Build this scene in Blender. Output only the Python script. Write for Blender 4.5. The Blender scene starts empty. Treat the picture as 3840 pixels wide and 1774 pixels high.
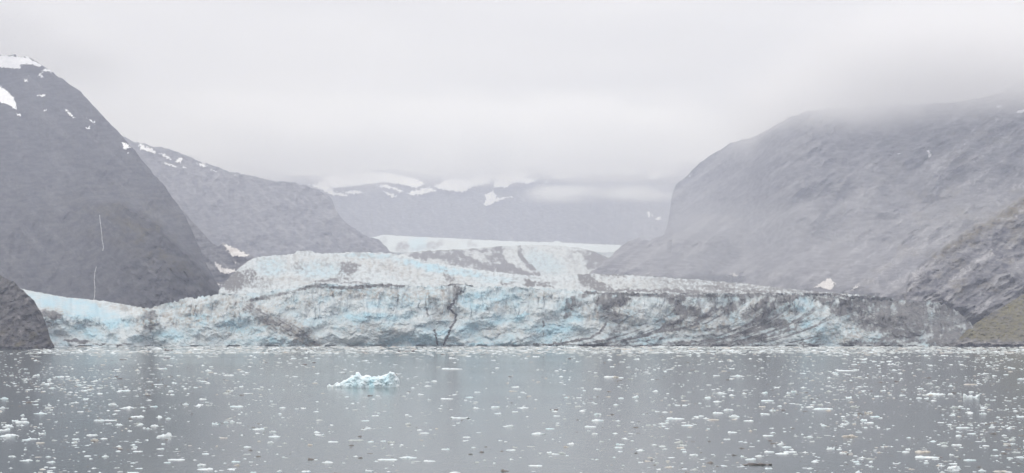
import bpy, math, random
import numpy as np
random.seed(7)
rng = np.random.RandomState(11)
S = bpy.context.scene
COL = S.collection
R = math.radians

# ------------------------------------------------------------------ camera, sky, sun, exposure
F, H, CX, HY = 5275.0, 20.0, 1920.0, 1230.0        # focal length in photo pixels, eye height, principal column, horizon row
cam = bpy.data.cameras.new('camera'); camo = bpy.data.objects.new('camera', cam); COL.objects.link(camo)
cam.sensor_width = 36.0; cam.lens = 36.0 * F / 3840.0
cam.shift_y = (HY - 887.0) / 3840.0
cam.clip_start = 1.0; cam.clip_end = 60000.0
camo.location = (0, 0, H); camo.rotation_euler = (R(90), 0, 0)
S.camera = camo
SUN_EL, SUN_ROT = 42.0, 238.0
SKY_LOW, SKY_HIGH = 7.1, 22.5        # an overcast sky is brightest overhead
w = bpy.data.worlds.new("World"); S.world = w; w.use_nodes = True
nt = w.node_tree; nt.nodes.clear()
def N(nt, typ, **kw):
    n = nt.nodes.new(typ)
    for k, v in kw.items(): setattr(n, k, v)
    return n
out = N(nt, 'ShaderNodeOutputWorld'); bg = N(nt, 'ShaderNodeBackground'); bg.inputs['Strength'].default_value = 0.1
sky = N(nt, 'ShaderNodeTexSky', sky_type='NISHITA'); sky.sun_disc = False
sky.sun_elevation = R(SUN_EL); sky.sun_rotation = R(SUN_ROT)
tc = N(nt, 'ShaderNodeTexCoord'); mp = N(nt, 'ShaderNodeMapping'); mp.inputs['Scale'].default_value = (1.5, 1.5, 7.0)
nz = N(nt, 'ShaderNodeTexNoise'); nz.inputs['Scale'].default_value = 2.2; nz.inputs['Detail'].default_value = 6; nz.inputs['Roughness'].default_value = 0.5
rp = N(nt, 'ShaderNodeValToRGB'); rp.color_ramp.elements[0].position = 0.3; rp.color_ramp.elements[1].position = 0.72
rp.color_ramp.elements[0].color = (0.81, 0.803, 0.845, 1); rp.color_ramp.elements[1].color = (0.99, 0.977, 1.025, 1)
vm = N(nt, 'ShaderNodeVectorMath', operation='SCALE'); vm.inputs['Scale'].default_value = 9.2
mx = N(nt, 'ShaderNodeMix', data_type='RGBA'); mx.inputs['Factor'].default_value = 0.93
nt.links.new(tc.outputs['Generated'], mp.inputs['Vector']); nt.links.new(mp.outputs['Vector'], nz.inputs['Vector'])
nt.links.new(nz.outputs['Fac'], rp.inputs['Fac']); nt.links.new(rp.outputs['Color'], vm.inputs[0])
sx = N(nt, 'ShaderNodeSeparateXYZ'); nt.links.new(tc.outputs['Generated'], sx.inputs[0])
zr = N(nt, 'ShaderNodeMapRange'); zr.inputs['From Min'].default_value = 0.0; zr.inputs['From Max'].default_value = 1.0
zr.inputs['To Min'].default_value = SKY_LOW; zr.inputs['To Max'].default_value = SKY_HIGH
nt.links.new(sx.outputs['Z'], zr.inputs['Value']); nt.links.new(zr.outputs['Result'], vm.inputs['Scale'])
nt.links.new(sky.outputs['Color'], mx.inputs['A']); nt.links.new(vm.outputs['Vector'], mx.inputs['B'])
nt.links.new(mx.outputs['Result'], bg.inputs['Color']); nt.links.new(bg.outputs['Background'], out.inputs['Surface'])
sun = bpy.data.lights.new('sun', 'SUN'); sun.energy = 1.2; sun.angle = R(18); sun.color = (1, 0.97, 0.93)
suno = bpy.data.objects.new('sun', sun); COL.objects.link(suno)
suno.rotation_euler = (R(90 - SUN_EL), 0, R(180 - SUN_ROT))
S.view_settings.view_transform = 'Standard'; S.view_settings.look = 'None'
S.view_settings.exposure = -0.07; S.view_settings.gamma = 1.0
S.render.engine = 'CYCLES'
S.cycles.volume_bounces = 14; S.cycles.max_bounces = 18; S.cycles.diffuse_bounces = 3
S.cycles.use_denoising = True
HAZE = 1.5e-4

# ------------------------------------------------------------------ noise
_p = np.random.RandomState(3).permutation(256); PERM = np.concatenate([_p, _p, _p])
_G = np.array([[1,1,0],[-1,1,0],[1,-1,0],[-1,-1,0],[1,0,1],[-1,0,1],[1,0,-1],[-1,0,-1],[0,1,1],[0,-1,1],[0,1,-1],[0,-1,-1]], float)
def perlin(x, y, z=0.0):
    x, y, z = np.broadcast_arrays(np.asarray(x, float), np.asarray(y, float), np.asarray(z, float))
    xi, yi, zi = np.floor(x).astype(int), np.floor(y).astype(int), np.floor(z).astype(int)
    xf, yf, zf = x - xi, y - yi, z - zi
    u, v, s = [t*t*t*(t*(t*6-15)+10) for t in (xf, yf, zf)]
    xi &= 255; yi &= 255; zi &= 255
    def g(a, b, c):
        h = PERM[PERM[PERM[xi+a] + yi+b] + zi+c] % 12
        G = _G[h]
        return G[..., 0]*(xf-a) + G[..., 1]*(yf-b) + G[..., 2]*(zf-c)
    def L(a, b, t): return a + t*(b-a)
    return L(L(L(g(0,0,0), g(1,0,0), u), L(g(0,1,0), g(1,1,0), u), v),
             L(L(g(0,0,1), g(1,0,1), u), L(g(0,1,1), g(1,1,1), u), v), s)
def fbm(x, y, z=0.0, o=4, gain=0.5):
    t = 0; a = 1.0; f = 1.0
    for i in range(o):
        t = t + a*perlin(x*f + 17.3*i, y*f - 9.1*i, np.asarray(z)*f + 3.7*i); a *= gain; f *= 2.03
    return t
def ridged(x, y, z=0.0, o=4, gain=0.5):
    t = 0; a = 1.0; f = 1.0
    for i in range(o):
        t = t + a*(1 - 2*np.abs(perlin(x*f + 7.3*i, y*f - 19.1*i, np.asarray(z)*f + 5.7*i))); a *= gain; f *= 2.03
    return t
def worley(x, y, seed=0):
    x, y = np.broadcast_arrays(np.asarray(x, float), np.asarray(y, float))
    xi, yi = np.floor(x).astype(int), np.floor(y).astype(int)
    f1 = np.full(x.shape, 9.0); f2 = np.full(x.shape, 9.0); idv = np.zeros(x.shape)
    for a in (-1, 0, 1):
        for b in (-1, 0, 1):
            cx, cy = xi+a, yi+b
            h = PERM[PERM[(cx + seed*31) & 255] + (cy & 255)]
            h2 = PERM[h + 97]; h3 = PERM[h2 + 51]
            d = np.hypot(cx + 0.1 + 0.8*h/255.0 - x, cy + 0.1 + 0.8*h2/255.0 - y)
            near = d < f1
            f2 = np.where(near, f1, np.minimum(f2, d)); idv = np.where(near, h3/255.0, idv); f1 = np.where(near, d, f1)
    return f1, f2, idv
def worley3(x, y, z, seed=0):
    xi, yi, zi = [np.floor(v).astype(int) for v in (x, y, z)]
    f1 = np.full(x.shape, 9.0); f2 = np.full(x.shape, 9.0); idv = np.zeros(x.shape)
    for a in (-1, 0, 1):
        for b in (-1, 0, 1):
            for c in (-1, 0, 1):
                h = PERM[PERM[PERM[(xi+a+seed*31) & 255] + ((yi+b) & 255)] + ((zi+c) & 255)]
                h2 = PERM[h+97]; h3 = PERM[h2+51]; h4 = PERM[h3+33]
                d = np.sqrt((xi+a+.1+.8*h/255.-x)**2 + (yi+b+.1+.8*h2/255.-y)**2 + (zi+c+.1+.8*h3/255.-z)**2)
                near = d < f1
                f2 = np.where(near, f1, np.minimum(f2, d)); idv = np.where(near, h4/255.0, idv); f1 = np.where(near, d, f1)
    return f1, f2, idv
def sstep(a, b, x):
    t = np.clip((x-a)/(b-a), 0, 1); return t*t*(3-2*t)
def curve(pts):
    P = np.array(pts, float)
    return lambda x: np.interp(x, P[:, 0], P[:, 1])

# ------------------------------------------------------------------ objects and materials
def link(name, me, mat=None, parent=None, smooth=False):
    o = bpy.data.objects.new(name, me); COL.objects.link(o)
    if mat: me.materials.append(mat)
    if parent: o.parent = parent
    me.polygons.foreach_set('use_smooth', [smooth]*len(me.polygons))
    return o
def tag(o, label=None, cat=None, group=None, kind=None):
    if label: o['label'] = label
    if cat: o['category'] = cat
    if group: o['group'] = group
    if kind: o['kind'] = kind
    return o
def mesh_np(name, V, Q, masks=None):
    me = bpy.data.meshes.new(name)
    V = np.ascontiguousarray(V, np.float32); Q = np.ascontiguousarray(Q, np.int32)
    me.vertices.add(len(V)); me.vertices.foreach_set('co', V.ravel())
    k = Q.shape[1]
    me.loops.add(Q.size); me.loops.foreach_set('vertex_index', Q.ravel())
    me.polygons.add(len(Q)); me.polygons.foreach_set('loop_start', np.arange(0, Q.size, k, dtype=np.int32))
    me.update(calc_edges=True); me.validate()
    if masks is not None:
        at = me.color_attributes.new('mask', 'FLOAT_COLOR', 'POINT')
        c = np.ones((len(V), 4), np.float32); c[:, :masks.shape[1]] = masks
        at.data.foreach_set('color', c.ravel())
    return me
def grid_quads(nr, nc, wrap=False):
    i = np.arange(nr-1)[:, None]*nc; j = np.arange(nc-1)[None, :]
    a = (i+j).ravel()
    return np.stack([a, a+nc, a+nc+1, a+1], 1)
def W(px, py, Y):
    """the point at depth Y that lies on the line of sight through photo pixel (px, py)"""
    return np.stack([(px-CX)/F*Y, Y + 0*px, H + (HY-py)/F*Y], -1)
def sheet(name, x0, x1, nc, nr, top, bot, depth, mat, parent=None, masks=None, back=600.0, rough=0.0, smooth=True, tpow=1.0):
    """a hillside or ice slope: rows run from the ridge line down to the foot, then a few rows fall away behind the ridge"""
    px = np.linspace(x0, x1, nc)
    tp = top(px)
    if rough: tp = tp + rough*fbm(px/35.0, px*0+x0*0.01, 0, 5, 0.6)
    t = np.linspace(0, 1, nr)**tpow
    PX = np.repeat(px[None, :], nr, 0); PY = tp[None, :] + (np.maximum(bot(px), tp+2) - tp)[None, :]*t[:, None]
    Y = depth(PX, PY)
    V = W(PX, PY, Y)
    nb = 7
    B = np.empty((nb, nc, 3))
    for k in range(nb):
        s = (nb-k)/nb
        B[k, :, 0] = V[0, :, 0]*(1 + s*back/np.maximum(V[0, :, 1], 1)); B[k, :, 1] = V[0, :, 1] + s*back
        zz = V[0, :, 2]; B[k, :, 2] = -3 + (zz+3)*(1-s**1.4)
    A = np.concatenate([B, V], 0)
    M = None
    if masks is not None:
        m = masks(PX, PY); M = np.concatenate([np.repeat(m[:1], nb, 0), m], 0).reshape(-1, m.shape[-1])
    me = mesh_np(name, A.reshape(-1, 3), grid_quads(nr+nb, nc), M)
    return link(name, me, mat, parent, smooth)
def inside(P, x, y):
    P = np.array(P, float); c = np.zeros(x.shape, bool); n = len(P)
    for i in range(n):
        x1, y1 = P[i]; x2, y2 = P[(i+1) % n]
        if y1 == y2: continue
        k = ((y1 > y) != (y2 > y)) & (x < (x2-x1)*(y-y1)/(y2-y1)+x1); c ^= k
    return c
def patch(name, poly, depth, mat, parent, off=4.0, step=1.0, wob=5.0):
    """a snow patch lying on a slope: a thin blanket with a ragged outline that follows the rock below"""
    P = np.array(poly, float); x0, y0 = P.min(0)-3; x1, y1 = P.max(0)+3
    nx, ny = max(6, int((x1-x0)/step)), max(6, int((y1-y0)/step))
    X, Yp = np.meshgrid(np.linspace(x0, x1, nx), np.linspace(y0, y1, ny))
    k = min(wob, 0.16*min(x1-x0, y1-y0)+0.5)
    wx = X + 1.3*k*fbm(X/9.0, Yp/9.0, 1.3, 5, .62); wy = Yp + 1.3*k*fbm(X/9.0, Yp/9.0, 8.1, 5, .62)
    m = inside(P, wx, wy)
    D = depth(X, Yp)*(1-off/3000.0) - off
    V = W(X, Yp, D).reshape(-1, 3)
    q = grid_quads(ny, nx); keep = m.ravel()[q].all(1)
    q = q[keep]
    if not len(q): return None
    u, inv = np.unique(q, return_inverse=True)
    me = mesh_np(name, V[u], inv.reshape(-1, 4))
    return link(name, me, mat, parent, True)

def newmat(name):
    m = bpy.data.materials.new(name); m.use_nodes = True
    n = m.node_tree; b = n.nodes['Principled BSDF']
    return m, n, b
def mixc(nt, fac, a, b):
    n = nt.nodes.new('ShaderNodeMix'); n.data_type = 'RGBA'
    for s, v in (('Factor', fac), ('A', a), ('B', b)):
        sock = n.inputs[s]
        if isinstance(v, (tuple, list)): sock.default_value = (*v, 1) if len(v) == 3 else v
        elif isinstance(v, (int, float)): sock.default_value = v
        else: nt.links.new(v, sock)
    return n.outputs['Result']
def noise_fac(nt, scale, lo, hi, detail=5, rough=0.6, vec=None, stretch=None, rot=None):
    if vec is None: vec = nt.nodes.new('ShaderNodeNewGeometry').outputs['Position']
    if stretch:
        m = nt.nodes.new('ShaderNodeMapping'); m.inputs['Scale'].default_value = stretch
        if rot: m.inputs['Rotation'].default_value = rot
        nt.links.new(vec, m.inputs['Vector']); vec = m.outputs['Vector']
    n = nt.nodes.new('ShaderNodeTexNoise'); n.inputs['Scale'].default_value = scale; n.inputs['Detail'].default_value = detail; n.inputs['Roughness'].default_value = rough
    nt.links.new(vec, n.inputs['Vector'])
    r = nt.nodes.new('ShaderNodeMapRange'); r.interpolation_type = 'SMOOTHSTEP'
    r.inputs['From Min'].default_value = lo; r.inputs['From Max'].default_value = hi
    nt.links.new(n.outputs['Fac'], r.inputs['Value'])
    return r.outputs['Result']
def mul(nt, a, b):
    n = nt.nodes.new('ShaderNodeMath'); n.operation = 'MULTIPLY'
    for i, v in enumerate((a, b)):
        if isinstance(v, (int, float)): n.inputs[i].default_value = v
        else: nt.links.new(v, n.inputs[i])
    return n.outputs[0]
def mask_rgb(nt):
    a = nt.nodes.new('ShaderNodeAttribute'); a.attribute_name = 'mask'
    s = nt.nodes.new('ShaderNodeSeparateColor'); nt.links.new(a.outputs['Color'], s.inputs['Color'])
    return s.outputs['Red'], s.outputs['Green'], s.outputs['Blue']
def bump(nt, b, h, dist, strength=1.0):
    n = nt.nodes.new('ShaderNodeBump'); n.inputs['Distance'].default_value = dist; n.inputs['Strength'].default_value = strength
    nt.links.new(h, n.inputs['Height']); nt.links.new(n.outputs['Normal'], b.inputs['Normal'])

def rock_mat(name, dark, light, veg, scale=0.02):
    m, n, b = newmat(name); r, g, bl = mask_rgb(n)
    f1 = noise_fac(n, scale*2, 0.3, 0.75, 8, 0.62, stretch=(1.0, 0.4, 2.6), rot=(0, 0.6, 0))
    c = mixc(n, f1, dark, tuple(0.45*x+0.55*y for x, y in zip(dark, light)))
    c = mixc(n, g, c, light)
    f3 = noise_fac(n, scale*6, 0.3, 0.62, 6, 0.7)
    c = mixc(n, mul(n, r, f3), c, veg)
    n.links.new(c, b.inputs['Base Color']); b.inputs['Roughness'].default_value = 1.0; b.inputs['Specular IOR Level'].default_value = 0.2
    bump(n, b, noise_fac(n, scale*2.5, 0, 1, 8, 0.62, stretch=(1.0, 0.4, 2.2), rot=(0, 0.6, 0)), 2.0, 0.35)
    return m
ROCK = rock_mat('weathered rock', (0.045, 0.046, 0.058), (0.36, 0.355, 0.365), (0.125, 0.10, 0.04))
ROCK_LEFT = rock_mat('dark cliff rock', (0.022, 0.0235, 0.031), (0.15, 0.15, 0.16), (0.10, 0.082, 0.034))
ROCK_NEAR = rock_mat('wet shore rock', (0.035, 0.034, 0.036), (0.21, 0.2, 0.195), (0.075, 0.065, 0.03), 0.05)
KNOLL = rock_mat('grassy rock', (0.06, 0.058, 0.057), (0.25, 0.24, 0.235), (0.15, 0.132, 0.04), 0.05)
def snow_mat(name, a, b2):
    m, n, b = newmat(name)
    n.links.new(mixc(n, noise_fac(n, 0.03, 0.35, 0.65), a, b2), b.inputs['Base Color']); b.inputs['Roughness'].default_value = 0.8
    return m
SNOW = snow_mat('old snow', (0.86, 0.87, 0.89), (0.76, 0.77, 0.80))
SNOW_DIRTY = snow_mat('dusty snow', (0.70, 0.68, 0.66), (0.55, 0.52, 0.50))

def ice_mat(name):
    m, n, b = newmat(name); r, g, bl = mask_rgb(n)
    f = noise_fac(n, 0.09, 0.38, 0.66, 6, 0.65)
    c = mixc(n, f, (0.56, 0.615, 0.635), (0.40, 0.48, 0.515))
    c = mixc(n, g, c, (0.33, 0.555, 0.66))
    f2 = noise_fac(n, 0.22, 0.35, 0.62, 6, 0.7)
    c = mixc(n, mul(n, bl, f2), c, (0.33, 0.30, 0.26))
    f4 = noise_fac(n, 0.12, 0.3, 0.7, 6, 0.7)
    c = mixc(n, r, c, mixc(n, f4, (0.045, 0.044, 0.046), (0.115, 0.109, 0.105)))
    n.links.new(c, b.inputs['Base Color']); b.inputs['Roughness'].default_value = 0.6
    bump(n, b, noise_fac(n, 0.25, 0, 1, 7, 0.6), 1.2, 0.6)
    return m
ICE = ice_mat('glacier ice')

# ------------------------------------------------------------------ water
def water_mat():
    m, n, b = newmat('silty fjord water')
    f = noise_fac(n, 0.004, 0.3, 0.7, 3, 0.5, stretch=(0.6, 1.4, 1))
    n.links.new(mixc(n, f, (0.085, 0.112, 0.115), (0.105, 0.13, 0.13)), b.inputs['Base Color'])
    b.inputs['IOR'].default_value = 1.33
    fr = noise_fac(n, 0.006, 0.35, 0.65, 4, 0.5, stretch=(0.5, 1.6, 1))
    rr = n.nodes.new('ShaderNodeMapRange'); rr.inputs['To Min'].default_value = 0.10; rr.inputs['To Max'].default_value = 0.12
    n.links.new(fr, rr.inputs['Value']); n.links.new(rr.outputs['Result'], b.inputs['Roughness'])
    bump(n, b, noise_fac(n, 0.6, 0, 1, 5, 0.6, stretch=(1, 0.5, 1)), 0.08, 0.7)
    return m
XE, Y0, Y1 = 5200.0, -900.0, 11400.0
me = bpy.data.meshes.new('water'); me.from_pydata([(-XE, Y0, 0), (XE, Y0, 0), (XE, Y1, 0), (-XE, Y1, 0)], [], [(0, 1, 2, 3)])
tag(link('water', me, water_mat()), kind='structure')
def foot(Y): return HY + (H+3.0)*F/Y

# ------------------------------------------------------------------ mountains
# left mountain with its cliffed spur in front
L_top = curve([(-900, 20), (-500, 120), (-200, 180), (0, 205), (107, 213), (164, 248), (200, 275), (260, 312), (304, 345), (350, 395), (390, 440), (440, 490), (492, 548), (540, 610), (585, 660), (640, 730), (670, 772), (695, 812), (720, 862), (742, 920), (765, 972), (795, 1030), (820, 1070), (845, 1115), (905, 1190)])
spur_edge = curve([(-900, 880), (0, 800), (120, 765), (230, 745), (338, 735), (422, 742), (523, 778), (591, 829), (647, 897), (720, 958), (760, 998), (799, 1048), (833, 1099), (850, 1140), (900, 1300)])
def L_depth(px, py):
    h = np.clip((1240-py)/1000.0, 0, 1.2)
    y = 1850 + 1900*h + 0.10*np.clip(px-300, 0, 900)
    s = spur_edge(px + 26*fbm(px/60.0, py/60.0, 4.0, 3))
    front = sstep(-6, 22, py - s)
    ysp = 1700 + 300*np.clip((1160-py)/420.0, 0, 1.4) + 0.00055*(px-250)**2*sstep(250, 800, px)
    blend = sstep(-150, 330, px)*front
    y = y + (np.minimum(ysp, y) - y)*front*sstep(200, 640, px)
    a = (px*0.94 + py*0.34)/1.0; b = (-px*0.34 + py*0.94)
    y = y - 40*ridged(a/210.0, b/360.0, 2.0, 6, 0.5) - 9*fbm(px/60.0, py/60.0, 6.0, 5, 0.62)
    return y
def L_mask(px, py):
    v = np.exp(-(((px-480)/190)**2 + ((py-830-0.25*(px-480))/90)**2)) + 0.6*np.exp(-(((px-620)/130)**2 + ((py-960-0.6*(px-620))/50)**2))
    v = v*0.8 + 0.12*sstep(600, 1000, py)
    veg = np.clip(0.75*v*sstep(-.25, .35, fbm(px/90., py/45., 77., 4, .6))*(0.75+0.8*fbm(px/25.0, py/14.0, 3.0, 4)), 0, 0.9)
    a = px*0.75 + py*0.65; b = -px*0.65 + py*0.75
    gully_tone = sstep(0.0, 0.55, fbm(a/260.0, b/34.0, 71.0, 4, 0.55))  # gully shading put into the rock colour as lighter and darker bands
    a = a + 14*fbm(px/50., py/50., 61., 3); b = b + 14*fbm(px/50., py/50., 65., 3)
    st = sstep(-0.1, 0.8, fbm(a/26.0, b/8.0, 5.0, 5, 0.66)+0.4*fbm(a/120., b/60., 15., 3))*0.45 + 0.4*sstep(0.2, 0.65, fbm(a/11.0, b/7.0, 9.0, 4, 0.65))
    st = st*(0.45+0.55*gully_tone) + 0.16*gully_tone
    return np.stack([veg, np.clip(st, 0, 1), 0*veg], -1)
lm = sheet('mountain', -900, 905, 560, 360, L_top, lambda x: foot(1700)+0*x, L_depth, ROCK_LEFT, masks=L_mask, rough=7.0, back=900)
tag(lm, kind='structure')
for p in [[(-80, 200), (0, 206), (107, 214), (164, 248), (149, 251), (114, 243), (84, 241), (70, 258), (0, 254), (-90, 262)],
          [(169, 256), (191, 263), (198, 274), (181, 268), (154, 268)], [(158, 268), (141, 284), (161, 294), (164, 288), (151, 283), (163, 270)],
          [(102, 279), (119, 286), (127, 294), (112, 287)], [(85, 292), (107, 300), (94, 313), (90, 304)], [(37, 271), (47, 275), (40, 276)],
          [(-60, 310), (0, 322), (35, 343), (52, 370), (65, 405), (57, 410), (30, 393), (0, 385), (-70, 380)], [(60, 420), (82, 430), (80, 437), (65, 432)],
          [(141, 353), (169, 354), (172, 362), (159, 365), (139, 359)], [(130, 360), (139, 371), (136, 364)], [(184, 406), (170, 416), (154, 421), (168, 411)],
          [(234, 403), (248, 410), (283, 440), (281, 446), (258, 430)], [(318, 438), (348, 452), (364, 470), (343, 457)], [(323, 477), (340, 472), (338, 487), (317, 479)],
          [(453, 533), (476, 539), (494, 553), (467, 562)], [(474, 567), (484, 573), (478, 577)]]:
    patch('snow_patch', p, L_depth, SNOW, lm)

# middle mountain behind it
M_top = curve([(100, 300), (380, 470), (490, 528), (520, 535), (640, 560), (720, 595), (850, 640), (960, 665), (1040, 680), (1100, 685), (1180, 705), (1225, 728), (1245, 750), (1260, 790), (1300, 838), (1360, 878), (1420, 902), (1450, 925), (1475, 970)])
def M_depth(px, py):
    h = np.clip((1000-py)/450.0, 0, 1.2)
    return 4900 + 900*h + 0.25*np.clip(px-1000, 0, 600) - 45*ridged(px/150.0, py/220.0, 12.0, 4) - 14*fbm(px/30.0, py/30.0, 2.0, 4, 0.6)
def M_mask(px, py):
    st = sstep(0.2, 0.8, fbm((px*0.8+py*0.6)/60.0, (-px*0.6+py*0.8)/14.0, 5.0, 4, 0.6))*0.45
    return np.stack([0*st, st, 0*st], -1)
mm = sheet('mountain', 100, 1475, 420, 160, M_top, lambda x: foot(4300)+0*x, M_depth, ROCK, masks=M_mask, rough=6.0, back=900)
tag(mm, kind='structure')
for p in [[(521, 539), (563, 553), (588, 570), (574, 578), (540, 564), (523, 564)], [(591, 570), (619, 578), (650, 600), (640, 603), (600, 580)],
          [(611, 608), (647, 615), (669, 627), (636, 623)], [(664, 584), (687, 595), (675, 613), (650, 605), (670, 598)], [(729, 607), (766, 618), (785, 629), (749, 620)],
          [(788, 632), (816, 642), (812, 646), (790, 639)], [(686, 622), (704, 629), (700, 633), (688, 629)], [(866, 650), (890, 660), (880, 660)]]:
    patch('snow_patch', p, M_depth, SNOW, mm, off=8)

# far mountain across the head of the valley
F_top = curve([(500, 560), (900, 600), (1100, 660), (1200, 655), (1300, 645), (1400, 640), (1450, 632), (1550, 645), (1700, 620), (1850, 615), (2000, 620), (2080, 605), (2200, 592), (2350, 600), (2450, 618), (2560, 610), (2800, 590), (3200, 600)])
def F_depth(px, py):
    h = np.clip((930-py)/330.0, 0, 1.2)
    return 8200 + 1500*h - 90*ridged(px/170.0, py/260.0, 22.0, 4) - 20*fbm(px/25.0, py/25.0, 3.0, 4, 0.6)
fm = sheet('mountain', 500, 3200, 560, 130, F_top, lambda x: foot(8200)+0*x, F_depth, ROCK, masks=M_mask, rough=12.0, back=900)
tag(fm, kind='structure')
for p in [[(1150, 690), (1187, 690), (1224, 690), (1246, 700), (1255, 718), (1305, 730), (1299, 737), (1246, 733), (1212, 716)], [(1277, 717), (1339, 712), (1373, 725), (1342, 727), (1305, 729)],
          [(1404, 696), (1448, 690), (1485, 703), (1516, 720), (1497, 722), (1466, 707), (1423, 703)], [(1516, 725), (1560, 712), (1610, 700), (1640, 715), (1584, 729), (1547, 733)],
          [(1435, 713), (1473, 726), (1493, 737), (1473, 740), (1448, 727)], [(1814, 730), (1852, 712), (1862, 737), (1872, 744), (1920, 733), (1935, 738), (1889, 747), (1858, 757), (1833, 773), (1811, 766), (1824, 748)],
          [(1620, 700), (1690, 668), (1760, 672), (1800, 650), (1850, 655), (1835, 690), (1780, 700), (1740, 722), (1680, 716)], [(1860, 650), (1930, 640), (1990, 648), (1975, 668), (2020, 672), (1990, 690), (1930, 684), (1900, 704), (1850, 706)],
          [(2004, 699), (2050, 681), (2053, 687), (2025, 698)], [(2038, 705), (2056, 698), (2052, 704), (2040, 707)], [(2430, 650), (2470, 640), (2498, 648), (2491, 660), (2454, 673), (2436, 674)],
          [(2426, 793), (2437, 793), (2438, 816), (2428, 812)], [(2438, 800), (2445, 801), (2452, 815), (2443, 813)], [(2454, 823), (2466, 813), (2482, 810), (2483, 823), (2463, 826)],
          [(1180, 690), (1230, 668), (1300, 655), (1400, 648), (1450, 645), (1500, 655), (1560, 668), (1600, 690), (1560, 706), (1500, 692), (1440, 685), (1380, 692), (1300, 702), (1250, 706)], [(2060, 668), (2120, 640), (2200, 620), (2300, 628), (2400, 640), (2380, 660), (2300, 652), (2200, 652), (2120, 672)],
          [(1200, 665), (1300, 650), (1400, 645), (1440, 645), (1380, 668), (1300, 690), (1240, 690)]]:
    patch('snow_patch', p, F_depth, SNOW, fm, off=25, step=1.6)

# right mountain, with a nearer craggy spur on its right
R_top = curve([(2180, 1045), (2230, 1010), (2290, 960), (2330, 925), (2360, 905), (2393, 892), (2420, 900), (2441, 899), (2470, 893), (2490, 880), (2502, 848), (2515, 770), (2520, 733), (2535, 695), (2570, 662), (2620, 615), (2670, 578), (2740, 538), (2830, 512), (2890, 478), (2960, 442), (3010, 420), (3100, 405), (3250, 398), (3400, 392), (3550, 385), (3700, 365), (3760, 345), (3840, 300), (4100, 210), (4700, 90)])
rspur = curve([(2000, 1400), (3380, 1180), (3395, 1100), (3411, 1030), (3501, 953), (3615, 872), (3737, 800), (3840, 735), (4200, 560), (4700, 400)])
def R_depth(px, py):
    h = np.clip((1100-py)/700.0, 0, 1.2)
    y = 6000 - 2400*sstep(2450, 3050, px) - 500*sstep(3050, 3900, px) + 800*h
    y = y - 500*sstep(900, 1100, py)*sstep(2500, 2900, px)
    lowf = sstep(800, 915, py)*(1-sstep(2560, 3000, px)); y = y + (4300 - 700*sstep(900, 1040, py) - y)*lowf
    s = rspur(px) + 14*fbm(px/40.0, py/40.0, 14.0, 3)
    ysp = 1800 + 420*np.clip((1180-py)/450.0, 0, 1.3)
    y = y + (np.minimum(ysp, y) - y)*sstep(-5, 14, py - s)
    a = px*0.82 - py*0.57; b = px*0.57 + py*0.82
    y = y - (18 + 50*sstep(-.25, .45, fbm(px/260., py/200., 35., 3)))*ridged(a/420.0, b/150.0, 32.0, 6, 0.5) - 12*fbm(px/55.0, py/55.0, 16.0, 5, 0.62)
    return y
def R_mask(px, py):
    a = px*0.82 - py*0.57; b = px*0.57 + py*0.82
    near = sstep(2900, 3700, px + 0.55*(py-700))
    gully_tone = sstep(-0.05, 0.5, fbm(a/300.0, b/36.0, 73.0, 4, 0.55))  # bands of rock colour stand in for the shading of gullies
    a = a + 16*fbm(px/50., py/50., 61., 3); b = b + 16*fbm(px/50., py/50., 65., 3)
    st = sstep(0.05, 0.7, fbm(a/50.0, b/10.0, 5.0, 5, 0.66)+0.5*fbm(a/300., b/50., 15., 3))*(0.25+0.45*near) + sstep(0.2, 0.5, fbm(a/30.0, b/9.0, 9.0, 5, 0.66))*1.1*near*(0.4+0.6*sstep(-.1, .4, fbm(px/120., py/90., 33., 3)))
    st = st*(0.4+0.6*gully_tone) + 0.3*gully_tone
    v = np.exp(-((py - rspur(px) - 18)/26.0)**2)*sstep(3450, 3600, px) + 0.5*near*sstep(0.1, 0.5, fbm(px/110.0, py/70.0, 2.0, 3))
    return np.stack([np.clip(v*(0.7+fbm(px/18.0, py/12.0, 3.0, 4)), 0, .8), np.clip(st, 0, 1), 0*st], -1)
rm = sheet('mountain', 2180, 4700, 680, 380, R_top, lambda x: foot(1780)+0*x, R_depth, ROCK, masks=R_mask, rough=7.0, back=900)
tag(rm, kind='structure')
for p in [[(3811, 418), (3840, 405), (3900, 400), (3910, 415), (3840, 422), (3816, 423)], [(3730, 402), (3751, 393), (3757, 397), (3740, 405)],
          [(3473, 560), (3488, 566), (3494, 584), (3483, 591), (3477, 577)], [(3364, 575), (3377, 572), (3376, 578), (3366, 579)], [(3612, 543), (3622, 538), (3618, 545)],
          [(3014, 427), (3026, 424), (3024, 430)], [(3042, 430), (3056, 432), (3046, 437)], [(3064, 430), (3078, 428), (3070, 433)], [(3028, 447), (3054, 446), (3040, 450)], [(2580, 660), (2596, 655), (2590, 664)]]:
    patch('snow_patch', p, R_depth, SNOW, rm, off=6)
for p in [[(3047, 1077), (3114, 1038), (3116, 1054), (3134, 1059), (3121, 1089), (3078, 1080)], [(2719, 1037), (2751, 1022), (2753, 1029), (2773, 1028), (2770, 1037), (2760, 1046), (2735, 1042)],
          [(3182, 1092), (3222, 1063), (3226, 1067), (3200, 1090)]]:
    patch('snow_patch', p, R_depth, SNOW_DIRTY, rm, off=6)

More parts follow.
